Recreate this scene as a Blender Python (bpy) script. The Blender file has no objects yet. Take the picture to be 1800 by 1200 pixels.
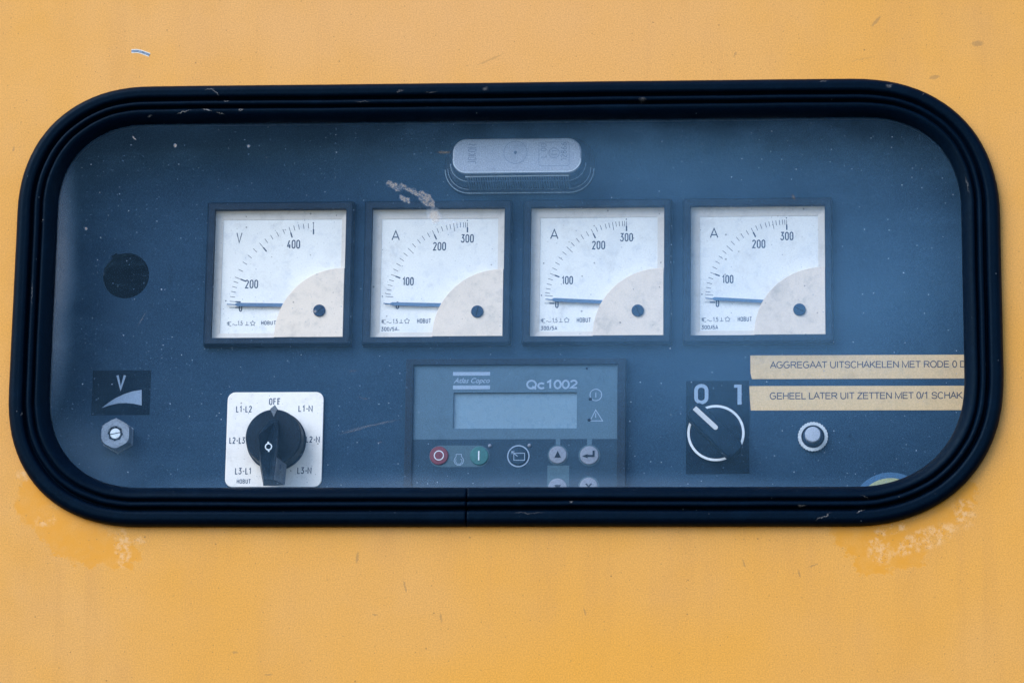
import bpy, math, random
from mathutils import Vector, Matrix, Euler
random.seed(7)
R = math.radians
scene = bpy.context.scene
col = scene.collection

# ---------------------------------------------------------------- camera
CAM = Vector((.1651, -2.0967, -.551))
PITCH, YAW, ROLL, FPX = 13.5, 4.57, -.77, 6000.0
rot = Matrix.Rotation(R(YAW), 3, 'Z') @ Matrix.Rotation(R(PITCH), 3, 'X') @ Matrix.Rotation(R(ROLL), 3, 'Y')
cd = bpy.data.cameras.new('camera'); cam = bpy.data.objects.new('camera', cd); col.objects.link(cam)
cd.sensor_width = 36; cd.lens = FPX / 1800 * 36; cd.clip_start = .05; cd.clip_end = 100
cam.matrix_world = Matrix.Translation(CAM) @ (rot @ Matrix.Rotation(R(90), 3, 'X')).to_4x4()
scene.camera = cam
scene.render.resolution_x = 1024; scene.render.resolution_y = 682

# ---------------------------------------------------------------- sky, sun, exposure
SUN_EL, SUN_AZ = 40, 228          # the sun stands behind the photographer, veiled by cloud
world = bpy.data.worlds.new('World'); scene.world = world; world.use_nodes = True
wn = world.node_tree
sky = wn.nodes.new('ShaderNodeTexSky'); sky.sky_type = 'NISHITA'; sky.sun_disc = False
sky.sun_elevation = R(SUN_EL); sky.sun_rotation = R(SUN_AZ); sky.dust_density = .6
wn.nodes['Background'].inputs[1].default_value = .12
wn.links.new(sky.outputs[0], wn.nodes['Background'].inputs[0])
sd = bpy.data.lights.new('sun', 'SUN'); so = bpy.data.objects.new('sun', sd); col.objects.link(so)
sd.energy = 1.5; sd.angle = R(50); sd.color = (1, .95, .88)
to_sun = Vector((math.sin(R(SUN_AZ)) * math.cos(R(SUN_EL)), math.cos(R(SUN_AZ)) * math.cos(R(SUN_EL)), math.sin(R(SUN_EL))))
so.rotation_euler = to_sun.to_track_quat('Z', 'Y').to_euler(); so.location = to_sun * 5
scene.view_settings.view_transform = 'Standard'; scene.view_settings.look = 'None'
scene.view_settings.exposure = 1.2; scene.view_settings.gamma = 1

# ---------------------------------------------------------------- measuring: a point of the photo on the plane y = Y (all lengths in mm)
def W(px, py, Y):
    d = rot @ Vector(((px - 900) / FPX, 1, (600 - py) / FPX))
    t = (Y / 1000 - CAM.y) / d.y
    p = CAM + d * t
    return (p.x * 1000, p.z * 1000)
WALL, GLASS, PANEL, DIAL = -40.0, -38.6, 6.5, 5.6     # the main planes

# ---------------------------------------------------------------- materials
class NT:
    def __init__(s, name):
        s.m = bpy.data.materials.new(name); s.m.use_nodes = True; s.t = s.m.node_tree
        s.b = s.t.nodes['Principled BSDF']; s.out = s.t.nodes['Material Output']
    def new(s, kind, **kw):
        n = s.t.nodes.new('ShaderNode' + kind)
        for k, v in kw.items(): setattr(n, k, v)
        return n
    def put(s, sock, v):
        if isinstance(v, bpy.types.NodeSocket): s.t.links.new(v, sock)
        elif isinstance(v, (tuple, list)) and len(v) == 3 and sock.type == 'RGBA': sock.default_value = (*v, 1)
        else: sock.default_value = v
    def math(s, op, a, b=0.0, clamp=False):
        n = s.new('Math', operation=op, use_clamp=clamp); s.put(n.inputs[0], a); s.put(n.inputs[1], b); return n.outputs[0]
    def ramp(s, v, lo, hi, a=0.0, b=1.0):
        n = s.new('MapRange', interpolation_type='SMOOTHSTEP'); s.put(n.inputs[0], v)
        for i, x in enumerate((lo, hi, a, b)): n.inputs[1 + i].default_value = x
        return n.outputs[0]
    def mix(s, f, a, b, mode='MIX'):
        n = s.new('Mix', data_type='RGBA', blend_type=mode); s.put(n.inputs[0], f); s.put(n.inputs[6], a); s.put(n.inputs[7], b); return n.outputs[2]
    def pos(s):
        if not hasattr(s, '_p'):
            n = s.new('VectorMath', operation='MULTIPLY'); g = s.new('NewGeometry')
            s.t.links.new(g.outputs['Position'], n.inputs[0]); n.inputs[1].default_value = (1000, 1000, 1000); s._p = n.outputs[0]
        return s._p
    def flat(s):
        if not hasattr(s, '_f'):
            a = s.new('SeparateXYZ'); c = s.new('CombineXYZ'); s.put(a.inputs[0], s.pos())
            s.put(c.inputs[0], a.outputs[0]); s.put(c.inputs[1], a.outputs[2]); s._f = c.outputs[0]
        return s._f
    def noise(s, scale, detail=2.0, rough=.5, vec=None, stretch=None, off=0.0):
        v = vec or s.pos()
        if stretch or off:
            m = s.new('Mapping'); s.put(m.inputs[0], v); m.inputs['Scale'].default_value = stretch or (1, 1, 1); m.inputs['Location'].default_value = (off, off * .7, off * .3); v = m.outputs[0]
        n = s.new('TexNoise'); s.put(n.inputs['Vector'], v); n.inputs['Scale'].default_value = scale
        n.inputs['Detail'].default_value = detail; n.inputs['Roughness'].default_value = rough
        return n.outputs[0]
    def warp(s, scale, amp):
        n = s.new('TexNoise'); s.put(n.inputs['Vector'], s.flat()); n.inputs['Scale'].default_value = scale; n.inputs['Detail'].default_value = 4
        a = s.new('VectorMath', operation='SUBTRACT'); s.put(a.inputs[0], n.outputs[1]); a.inputs[1].default_value = (.5, .5, .5)
        b = s.new('VectorMath', operation='MULTIPLY_ADD'); s.put(b.inputs[0], a.outputs[0]); b.inputs[1].default_value = (amp, amp, 0); s.put(b.inputs[2], s.flat())
        return b.outputs[0]
    def specks(s, scale, radius, share, soft=.5):
        """small spots scattered over the surface: share = part of the cells that carry one"""
        v = s.new('TexVoronoi', voronoi_dimensions='2D'); s.put(v.inputs['Vector'], s.flat()); v.inputs['Scale'].default_value = scale
        sp = s.new('SeparateColor'); s.put(sp.inputs[0], v.outputs['Color'])
        keep = s.math('GREATER_THAN', sp.outputs[0], 1 - share)
        size = s.math('MULTIPLY_ADD', sp.outputs[1], radius); s.t.nodes[-1].inputs[2].default_value = radius * .4
        d = s.math('SUBTRACT', size, v.outputs['Distance'])
        return s.math('MULTIPLY', keep, s.ramp(d, 0, radius * soft))
    def blob(s, px, py, rx, ry, deg=0, Y=WALL, vec=None, soft=.5):
        """a mark at a place of the surface, radii in mm"""
        x, z = W(px, py, Y)
        m = s.new('Mapping', vector_type='TEXTURE'); s.put(m.inputs[0], vec or s.flat())
        m.inputs['Location'].default_value = (x, z, 0); m.inputs['Rotation'].default_value = (0, 0, R(deg)); m.inputs['Scale'].default_value = (rx, ry, 1e6)
        l = s.new('VectorMath', operation='LENGTH'); s.put(l.inputs[0], m.outputs[0])
        return s.ramp(l.outputs['Value'], 1 - soft, 1, 1, 0)
    def maxi(s, items):
        r = items[0]
        for i in items[1:]: r = s.math('MAXIMUM', r, i)
        return r
    def bump(s, h, dist=.0001, strength=1.0):
        n = s.new('Bump'); s.put(n.inputs['Height'], h); n.inputs['Distance'].default_value = dist; n.inputs['Strength'].default_value = strength
        s.put(s.b.inputs['Normal'], n.outputs[0])

def plain(name, c, rough=.5, metal=0.0, grain=.12, gs=1.3, dirt=0.0, dirtc=(.12, .11, .1), spec=.5, bump=0.0, coat=0.0, ds=.12, speck=0.0):
    """paint, plastic or metal with fine grain, smudges and a few specks"""
    n = NT(name)
    g = n.noise(gs, 2, .6)
    cc = n.mix(n.ramp(g, .3, .7), tuple(x * (1 - grain) for x in c), tuple(min(1, x * (1 + grain)) for x in c))
    if dirt:
        d = n.math('MULTIPLY', n.ramp(n.noise(ds, 6, .62, off=len(name) * 13.7), .5, .78), dirt)
        cc = n.mix(d, cc, dirtc)
    if speck: cc = n.mix(n.math('MULTIPLY', n.specks(.16, .09, speck), .7), cc, dirtc)
    n.put(n.b.inputs['Base Color'], cc)
    n.put(n.b.inputs['Roughness'], n.ramp(n.noise(.2, 3), .3, .7, max(.05, rough - .08), min(1, rough + .1)))
    n.b.inputs['Metallic'].default_value = metal; n.b.inputs['Specular IOR Level'].default_value = spec
    if coat: n.b.inputs['Coat Weight'].default_value = coat; n.b.inputs['Coat Roughness'].default_value = .2
    if bump: n.bump(n.noise(gs * .6, 2), .0001, bump)
    return n.m

def yellow_paint():
    n = NT('yellow_paint')
    big = n.ramp(n.noise(.006, 3, .5), .3, .7)
    c = n.mix(big, (.63, .312, .050), (.615, .325, .085))
    c = n.mix(n.math('MULTIPLY', n.ramp(n.noise(.02, 4, .6, stretch=(1.6, 1, .5), off=31), .45, .75), .35), c, (.50, .255, .075))
    c = n.mix(n.math('MULTIPLY', n.ramp(n.noise(.016, 3, .5, off=77), .38, .72), .55), c, (.63, .305, .038))
    c = n.mix(n.math('MULTIPLY', n.ramp(n.noise(.05, 4, .6, stretch=(1.5, 1, .1), off=41), .5, .78), .3), c, (.50, .25, .06))
    wc = n.warp(.012, 90)
    c = n.mix(n.math('MULTIPLY', n.blob(800, 40, 330, 95, 0, vec=wc, soft=1.0), .75), c, (.62, .335, .118))
    c = n.mix(n.math('MULTIPLY', n.blob(1000, 1190, 260, 60, 0, vec=wc, soft=1.0), .85), c, (.66, .315, .032))
    grain = n.ramp(n.noise(1.1, 3, .8), .25, .75)
    c = n.mix(1.0, c, n.mix(grain, (.80, .79, .77), (1.18, 1.18, 1.2)), 'MULTIPLY')
    wv = n.warp(.16, 17); wf = n.warp(.5, 4)
    wa = n.new('VectorMath', operation='ADD'); wb = n.new('VectorMath', operation='SUBTRACT'); n.put(wb.inputs[0], n.warp(.6, 7)); n.put(wb.inputs[1], n.flat()); n.put(wa.inputs[0], wv); n.put(wa.inputs[1], wb.outputs[0]); wv = wa.outputs[0]
    # rubbed areas at the two lower corners of the window: deeper yellow where the chalky film is gone, pale flakes on top
    zone = n.maxi([n.blob(1545, 945, 33, 18, -20, vec=wv, soft=.12), n.blob(1655, 905, 30, 11, 40, vec=wv, soft=.12), n.blob(1535, 985, 14, 9, 0, vec=wv, soft=.15),
                   n.blob(135, 945, 32, 16, -28, vec=wv, soft=.12), n.blob(60, 880, 14, 18, 0, vec=wv, soft=.3), n.blob(210, 975, 14, 9, 0, vec=wv, soft=.12)])
    c = n.mix(n.math('MULTIPLY', zone, n.ramp(n.noise(.1, 5, .65, off=23), .3, .65, .4, .85)), c, (.63, .272, .008))
    pale = n.maxi([n.blob(1625, 948, 26, 8, 22, vec=wf, soft=.4), n.blob(1695, 900, 8, 13, 10, vec=wf, soft=.5), n.blob(1545, 965, 9, 12, 20, vec=wf, soft=.5), n.blob(1565, 930, 13, 4, 12, vec=wf, soft=.4),
                   n.blob(215, 962, 6, 15, 8, vec=wf, soft=.4), n.blob(82, 914, 9, 5, 10, vec=wf, soft=.6), n.blob(48, 836, 10, 4, -8, vec=wf, soft=.6), n.blob(243, 950, 7, 3, 10, vec=wf, soft=.6)])
    flake = n.ramp(n.noise(.26, 6, .72, off=9), .44, .62)
    c = n.mix(n.math('MULTIPLY', n.math('MULTIPLY', pale, flake), .75), c, (.70, .44, .21))
    pits = n.math('MULTIPLY', n.math('MULTIPLY', pale, n.ramp(n.noise(.8, 3, .6, off=50), .60, .68)), .7)
    c = n.mix(pits, c, (.16, .09, .07))
    # dirt specks of two sizes, and single marks
    c = n.mix(n.math('MULTIPLY', n.specks(.2, .075, .2), .5), c, (.22, .12, .035))
    c = n.mix(n.math('MULTIPLY', n.specks(.045, .024, .22, .6), .6), c, (.15, .08, .03))
    w2 = n.warp(.9, 2.2)
    marks = n.maxi([n.blob(628, 979, 1.2, 4.6, -6, vec=w2), n.blob(1718, 77, 4.5, 2.4, 0, vec=w2), n.blob(1643, 136, 4, 1.7, 10, vec=w2), n.blob(413, 1146, 2.6, .9, 0, vec=w2), n.blob(472, 1185, 3, .7, 0, vec=w2),
                    n.blob(659, 1080, 2.2, .6, 0, vec=w2), n.blob(1405, 1008, .8, 3.6, 12, vec=w2), n.blob(712, 1030, .7, 5, 14, vec=w2), n.blob(775, 1085, .8, 4, 8, vec=w2), n.blob(1540, 38, 1.2, 6, -40, vec=w2),
                    n.blob(1430, 993, 4, .6, 22, vec=w2), n.blob(1308, 990, .6, 3.5, 20, vec=w2), n.blob(1028, 1075, .7, 3, 20, vec=w2), n.blob(1292, 96, .9, 2.5, -25, vec=w2), n.blob(1722, 792, 2, 4, -30, vec=w2), n.blob(24, 262, .7, 3, -8, vec=w2)])
    c = n.mix(n.math('MULTIPLY', marks, .42), c, (.17, .11, .055))
    rub = n.maxi([n.blob(862, 105, 12, .8, 24, vec=w2, soft=.6), n.blob(1512, 105, 13, .5, 12, vec=w2, soft=.8)])
    c = n.mix(n.math('MULTIPLY', rub, .5), c, (.36, .2, .06))
    # grime that has collected along the rubber
    n.put(n.b.inputs['Base Color'], c)
    n.put(n.b.inputs['Roughness'], n.ramp(n.noise(.05, 4), .3, .7, .46, .62))
    n.b.inputs['Specular IOR Level'].default_value = .4
    h = n.math('ADD', n.math('SUBTRACT', n.noise(.16, 3), n.math('MULTIPLY', n.math('SUBTRACT', zone, n.math('MULTIPLY', pale, flake)), .45)), n.math('MULTIPLY', n.noise(1.5, 2), .25))
    n.bump(n.math('SUBTRACT', h, n.math('MULTIPLY', pits, .6)), .0004, .24)
    return n.m

def black_rubber():
    n = NT('black_rubber')
    c = n.mix(n.ramp(n.noise(1.3, 3, .65), .3, .7), (.0003, .0022, .0075), (.0007, .0050, .0155))
    c = n.mix(n.math('MULTIPLY', n.ramp(n.noise(.06, 5, .6), .5, .8), .3), c, (.0015, .011, .031))
    wf = n.warp(.45, 7)
    wf = n.warp(.35, 3.5)
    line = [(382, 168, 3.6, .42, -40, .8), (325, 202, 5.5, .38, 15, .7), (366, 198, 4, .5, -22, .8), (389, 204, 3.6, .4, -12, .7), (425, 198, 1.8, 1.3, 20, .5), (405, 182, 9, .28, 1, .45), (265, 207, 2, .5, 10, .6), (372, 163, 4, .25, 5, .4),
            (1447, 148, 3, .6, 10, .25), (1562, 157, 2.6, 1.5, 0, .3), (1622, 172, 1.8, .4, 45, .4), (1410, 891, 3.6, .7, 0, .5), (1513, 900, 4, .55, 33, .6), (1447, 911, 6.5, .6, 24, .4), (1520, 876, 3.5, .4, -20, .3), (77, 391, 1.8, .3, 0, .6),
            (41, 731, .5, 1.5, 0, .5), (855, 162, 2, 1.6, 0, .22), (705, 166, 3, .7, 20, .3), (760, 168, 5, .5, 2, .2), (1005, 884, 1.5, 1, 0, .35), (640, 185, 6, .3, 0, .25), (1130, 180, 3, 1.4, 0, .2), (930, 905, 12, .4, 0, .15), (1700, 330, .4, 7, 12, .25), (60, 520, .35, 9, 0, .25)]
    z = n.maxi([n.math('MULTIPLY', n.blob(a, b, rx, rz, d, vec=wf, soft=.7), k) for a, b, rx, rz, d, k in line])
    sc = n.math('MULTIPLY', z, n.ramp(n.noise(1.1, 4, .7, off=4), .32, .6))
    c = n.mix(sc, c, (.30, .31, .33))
    c = n.mix(n.math('MULTIPLY', n.ramp(n.noise(.5, 5, .75, stretch=(.35, 1, 1.6), off=14), .66, .8), .12), c, (.18, .2, .24))
    c = n.mix(n.math('MULTIPLY', n.specks(.13, .045, .07), .35), c, (.16, .2, .25))
    n.put(n.b.inputs['Base Color'], c)
    n.put(n.b.inputs['Roughness'], n.ramp(n.noise(.25, 3), .3, .7, .34, .48))
    n.b.inputs['Specular IOR Level'].default_value = .07
    n.b.inputs['Specular Tint'].default_value = (.3, .65, 1, 1)
    n.bump(n.math('ADD', n.noise(.5, 4, .6), n.math('MULTIPLY', n.noise(.08, 2), .8)), .0005, .35)
    return n.m

def dirty_glass():
    n = NT('dirty_glass')
    Y = GLASS
    w1 = n.warp(.06, 22); w2 = n.warp(.3, 7); w3 = n.warp(.9, 2)
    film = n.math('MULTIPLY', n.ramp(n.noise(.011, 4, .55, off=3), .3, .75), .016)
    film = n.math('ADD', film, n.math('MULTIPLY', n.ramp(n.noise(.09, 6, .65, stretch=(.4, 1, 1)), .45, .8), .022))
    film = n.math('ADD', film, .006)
    sky_sheen = n.math('ADD', n.math('MULTIPLY', n.blob(1300, 560, 190, 120, 0, Y, w1, 1.0), .13), n.math('MULTIPLY', n.blob(1560, 470, 75, 120, 0, Y, w1, .9), .05))  # sky reflection painted as blue blobs, strongest towards the right and top
    sky_sheen = n.math('ADD', sky_sheen, n.math('ADD', n.math('MULTIPLY', n.blob(800, 560, 170, 130, 0, Y, w1, 1.0), .05), n.math('MULTIPLY', n.blob(1100, 290, 260, 42, 0, Y, w1, 1.0), .10)))
    film = n.math('ADD', film, sky_sheen)  # from here film holds the painted sky reflection too
    # pale bands along the pane's left side and lower left corner; dusty bottom side
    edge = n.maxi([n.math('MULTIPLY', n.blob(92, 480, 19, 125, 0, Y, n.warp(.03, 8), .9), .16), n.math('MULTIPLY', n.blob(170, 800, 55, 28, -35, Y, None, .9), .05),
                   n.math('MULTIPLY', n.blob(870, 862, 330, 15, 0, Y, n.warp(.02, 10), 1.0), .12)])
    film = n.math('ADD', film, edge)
    smear = n.maxi([n.blob(692, 327, 7, 2.6, -30, Y, w2, .4), n.blob(716, 333, 9, 2.2, -28, Y, w2, .6), n.blob(711, 350, 5.5, 2.4, -30, Y, w2, .5), n.blob(733, 340, 3.5, 2.2, -35, Y, w2, .4), n.blob(750, 351, 8, 4.2, -50, Y, w2, .35), n.blob(762, 360, 2.2, 3, 0, Y, w2, .5)])
    veil = n.maxi([n.blob(764, 380, 6, 9, 25, Y, w2, .7), n.math('MULTIPLY', n.blob(790, 392, 17, 3, -12, Y, w2, .9), .7)])
    crust = n.math('MULTIPLY', smear, n.ramp(n.noise(.6, 5, .75, off=6), .28, .52))
    streaks = n.maxi([n.blob(250, 560, 9, .5, 60, Y, w3, .9), n.blob(640, 700, 6, .6, -15, Y, w3, .9), n.blob(620, 652, 5, .7, 5, Y, w3, .9), n.blob(1035, 835, 5, .4, -50, Y, w3, .9), n.blob(667, 777, 2.5, .7, 5, Y, w3, .7), n.blob(655, 747, 27, .9, 12, Y, w3, .9), n.blob(620, 757, 14, .7, 15, Y, w3, .9), n.blob(780, 268, 6, 1.3, 0, Y, w3, .6), n.blob(1395, 347, 1.2, 3, 20, Y, w3, .6), n.blob(1000, 545, 12, .5, -50, Y, w3, .9)])
    dots = n.maxi([n.blob(308, 256, 1.4, 1.7, 0, Y, None, .5), n.blob(437, 257, 1.5, 1.6, 0, Y, None, .9), n.blob(151, 402, 1.3, 1.6, 0, Y, w3, .7), n.blob(552, 547, 2.6, 1.4, 0, Y, w3, .7), n.blob(236, 243, 2.5, .6, -40, Y, w3, .6)])
    tiny = n.math('MULTIPLY', n.maxi([n.specks(.16, .05, .14), n.math('MULTIPLY', n.specks(.31, .1, .24), .4)]), .5)
    small = n.math('MULTIPLY', n.specks(.05, .022, .13, .8), .6)
    hair = n.math('MULTIPLY', n.ramp(n.noise(.25, 5, .75, stretch=(.25, 1, 2.5), off=12), .66, .76), .13)
    dust_and_sheen = n.maxi([film, n.math('MULTIPLY', crust, .36), n.math('MULTIPLY', veil, .4), n.math('MULTIPLY', streaks, .13), n.math('MULTIPLY', dots, .35), tiny, small, hair])
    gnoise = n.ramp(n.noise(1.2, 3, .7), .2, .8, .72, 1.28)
    dust_and_sheen = n.math('MULTIPLY', dust_and_sheen, gnoise)
    # dark smudges: wet grime under the top rubber and in the smear
    dark = n.maxi([n.blob(722, 342, 14, 4.5, -30, Y, w2, .4), n.math('MULTIPLY', n.ramp(n.noise(.05, 6, .7, off=90), .52, .75), .55), n.math('MULTIPLY', n.specks(.09, .05, .1), .5),
                   n.math('MULTIPLY', smear, n.ramp(n.noise(.2, 4, .6, off=60), .42, .55)),
                   n.math('MULTIPLY', n.blob(1480, 235, 75, 12, 0, Y, w2, .5), n.ramp(n.noise(.1, 5, .7, stretch=(1, 1, .5), off=70), .48, .66)),
                   n.math('MULTIPLY', n.blob(1470, 283, 14, 2.2, -12, Y, w2, .6), .9), n.math('MULTIPLY', n.blob(300, 482, 1.4, 12, 0, Y, n.warp(.5, 5), .5), .7), n.blob(1495, 768, 1.4, 3.4, 5, Y, w3, .6)])
    dark = n.math('MULTIPLY', dark, .35)
    tr = n.new('BsdfTransparent'); n.put(tr.inputs[0], n.mix(dark, (.93, .96, .99), (.30, .30, .33)))
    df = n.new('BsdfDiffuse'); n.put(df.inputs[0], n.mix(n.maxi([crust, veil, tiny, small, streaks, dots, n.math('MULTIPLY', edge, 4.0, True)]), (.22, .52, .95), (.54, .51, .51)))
    gl = n.new('BsdfGlossy'); gl.inputs['Roughness'].default_value = .04; gl.inputs[0].default_value = (.42, .74, 1, 1)   # bluish coating
    lw = n.new('LayerWeight'); lw.inputs[0].default_value = .5     # Schlick reflectance, the same from both sides of the pane
    fr = n.math('ADD', n.math('MULTIPLY', n.math('POWER', lw.outputs['Facing'], 5.0), .95), .012)
    m1 = n.new('MixShader'); n.put(m1.inputs[0], dust_and_sheen); n.put(m1.inputs[1], tr.outputs[0]); n.put(m1.inputs[2], df.outputs[0])
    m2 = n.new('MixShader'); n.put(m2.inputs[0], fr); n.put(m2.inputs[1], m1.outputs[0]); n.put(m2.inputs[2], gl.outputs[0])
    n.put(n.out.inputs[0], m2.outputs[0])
    return n.m

def clean_glass():
    n = NT('clean_glass_back')
    tr = n.new('BsdfTransparent'); tr.inputs[0].default_value = (.97, .985, 1, 1)
    n.put(n.out.inputs[0], tr.outputs[0])
    return n.m

def slate_panel():
    n = NT('slate_powder_coat')
    c = n.mix(n.ramp(n.noise(1.1, 3, .75), .28, .72), (.004, .026, .066), (.017, .056, .115))
    c = n.mix(n.math('MULTIPLY', n.ramp(n.noise(.03, 5, .6), .4, .75), .35), c, (.018, .055, .11))
    c = n.mix(n.math('MULTIPLY', n.specks(.11, .05, .12), .5), c, (.2, .26, .34))
    n.put(n.b.inputs['Base Color'], c); n.b.inputs['Roughness'].default_value = .6; n.b.inputs['Specular IOR Level'].default_value = .12
    n.bump(n.noise(.8, 3), .0002, .3)
    return n.m

def clear_plastic():
    n = NT('clear_lamp_plastic')
    c = n.mix(n.ramp(n.noise(.9, 3), .3, .7), (.03, .065, .115), (.10, .155, .23))
    n.put(n.b.inputs['Base Color'], c); n.b.inputs['Roughness'].default_value = .16; n.b.inputs['Specular IOR Level'].default_value = .7
    n.put(n.b.inputs['Alpha'], n.ramp(n.noise(.3, 3), .3, .7, .5, .68))
    return n.m

def face_white(name, c, dirtc, grain=.05):
    n = NT(name)
    k = n.mix(n.ramp(n.noise(1.2, 3, .7), .25, .75), tuple(x * (1 - grain) for x in c), tuple(min(1, x * (1 + grain)) for x in c))
    k = n.mix(n.math('MULTIPLY', n.ramp(n.noise(.13, 6, .68, off=5), .5, .72), .42), k, dirtc)
    k = n.mix(n.math('MULTIPLY', n.ramp(n.noise(.045, 4, .6, off=15), .5, .75), .25), k, dirtc)
    k = n.mix(n.math('MULTIPLY', n.ramp(n.noise(.33, 5, .75, off=25, stretch=(1, 1, 2)), .68, .76), .6), k, tuple(x * .45 for x in dirtc))
    k = n.mix(n.math('MULTIPLY', n.specks(.12, .07, .16), .7), k, tuple(x * .35 for x in dirtc))
    n.put(n.b.inputs['Base Color'], k); n.b.inputs['Roughness'].default_value = .5
    n.bump(n.noise(.5, 3), .0001, .3)
    return n.m

M = dict(
    yellow=yellow_paint(), rubber=black_rubber(), glass=dirty_glass(), clean=clean_glass(), panel=slate_panel(), clear=clear_plastic(),
    bare=plain('bare_metal_chip', (.12, .17, .24), .4, .6, .5, .6), primer=plain('pale_chip_edge', (.62, .60, .56), .7),
    inner=plain('pale_interior_paint', (.55, .58, .60), .7), hole=plain('dark_void_back', (.0006, .003, .008), .8, spec=.05, speck=.1, dirtc=(.1, .13, .16)),  # inner: pale to bounce light, unseen; hole: near-black for the hole's shade
    bezel=plain('dark_blue_bezel', (.002, .014, .036), .5, spec=.2, grain=.4, gs=1.2, dirt=.12, dirtc=(.05, .09, .15), bump=.3, speck=.08),
    dial=face_white('white_dial', (.86, .86, .86), (.54, .58, .66)), cream=face_white('cream_plastic', (.84, .72, .62), (.42, .39, .36), .04),
    rim=face_white('grey_dial_surround', (.70, .655, .62), (.46, .43, .41), .04),
    ink=plain('blue_black_ink', (.035, .065, .13), .6, grain=.2), pointer=plain('slate_blue_pointer', (.085, .17, .31), .5, grain=.15), screw=plain('dark_screw', (.015, .045, .10), .5, spec=.2, grain=.3),
    plate=face_white('white_switch_plate', (.92, .88, .86), (.68, .65, .64), .03), knob=plain('black_knob_plastic', (.003, .011, .025), .5, spec=.12, grain=.5, gs=.9, dirt=.3, dirtc=(.015, .032, .055), bump=.4, speck=.1),
    lever=plain('worn_grey_side', (.10, .125, .17), .5, grain=.3, dirt=.3), steel=plain('bright_screw_steel', (.62, .66, .72), .35, .5, .12, .8),  # lever: grey is the lit tone of the handle's flank and tip
    zinc=plain('dull_zinc_nut', (.22, .265, .34), .5, .35, .22, .9, dirt=.5, dirtc=(.12, .13, .17), bump=.6, speck=.3),
    ridge=plain('clear_plastic_ridge', (.26, .33, .42), .25, grain=.3, spec=.6), rib=plain('lens_rib_plastic', (.17, .24, .34), .3, grain=.3),  # ridge: pale colour for the lamp's painted highlight curves
    lampface=plain('frosted_lamp_plastic', (.34, .375, .46), .38, grain=.24, dirt=.3, dirtc=(.2, .23, .3), bump=.4), edge=plain('pale_plastic_edge', (.52, .58, .66), .35),
    emboss=plain('embossed_mark', (.09, .13, .21), .5), label=plain('dark_printed_label', (.0012, .011, .028), .6, spec=.05, grain=.35, gs=1.1, speck=.06, dirtc=(.07, .11, .17)),
    print=plain('pale_blue_print', (.26, .36, .52), .6, grain=.1), fascia=plain('blue_grey_fascia', (.066, .132, .205), .55, spec=.25, grain=.17, gs=1.3, dirt=.25, dirtc=(.07, .15, .25)),
    fascia2=plain('dark_fascia', (.016, .046, .088), .55, spec=.15, grain=.3, gs=1.3, dirt=.2, dirtc=(.04, .1, .16)), pill=plain('teal_key_surround', (.034, .092, .145), .55, grain=.2),
    lcd=plain('blank_display', (.145, .25, .36), .3, grain=.1, dirt=.15, dirtc=(.17, .30, .45)), red=plain('red_key', (.14, .016, .04), .5, grain=.2), green=plain('green_key', (.012, .12, .14), .5, grain=.2),
    greykey=plain('grey_key', (.19, .225, .31), .5, grain=.15), white=plain('white_arc_paint', (.70, .76, .86), .4, grain=.06, dirt=.25, dirtc=(.35, .3, .3)), bar=plain('ivory_indicator', (.56, .58, .63), .5, grain=.06),
    button=plain('pale_button_plastic', (.36, .42, .54), .45, grain=.12), tape=plain('cream_label_tape', (.72, .515, .275), .55, grain=.09, gs=1.2, dirt=.4, dirtc=(.42, .36, .25)),
    tapeink=plain('tape_ink', (.05, .055, .08), .6), stblue=plain('blue_sticker_ring', (.025, .11, .25), .5, grain=.2), styellow=plain('pale_yellow_sticker', (.32, .36, .22), .5, grain=.2, dirt=.4, dirtc=(.45, .42, .2)),
)

# ---------------------------------------------------------------- object helpers (mesh data in mm, world position, moved under its thing)
def thing(name, label, cat, x, y, z, group=None):
    o = bpy.data.objects.new(name, None); col.objects.link(o); o.empty_display_size = .01
    o.location = (x / 1000, y / 1000, z / 1000); o['label'] = label; o['category'] = cat
    if group: o['group'] = group
    o['ox'] = 0
    return o
ORG = {}
def link(name, verts, faces, m, parent=None, origin=None, smooth=False, label=None):
    o0 = Vector(origin) if origin else (ORG[parent.name] if parent else Vector((0, 0, 0)))
    me = bpy.data.meshes.new(name)
    me.from_pydata([tuple((Vector(v) - o0) / 1000) for v in verts], [], faces); me.materials.append(M[m])
    if smooth: me.polygons.foreach_set('use_smooth', [True] * len(me.polygons))
    me.update()
    o = bpy.data.objects.new(name, me); col.objects.link(o)
    if parent: o.parent = parent
    else: o.location = o0 / 1000
    ORG[o.name] = o0
    if label: o['label'] = label
    return o
def T(name, label, cat, x, y, z, group=None):
    o = thing(name, label, cat, x, y, z, group); del o['ox']; ORG[o.name] = Vector((x, y, z)); return o

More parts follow.
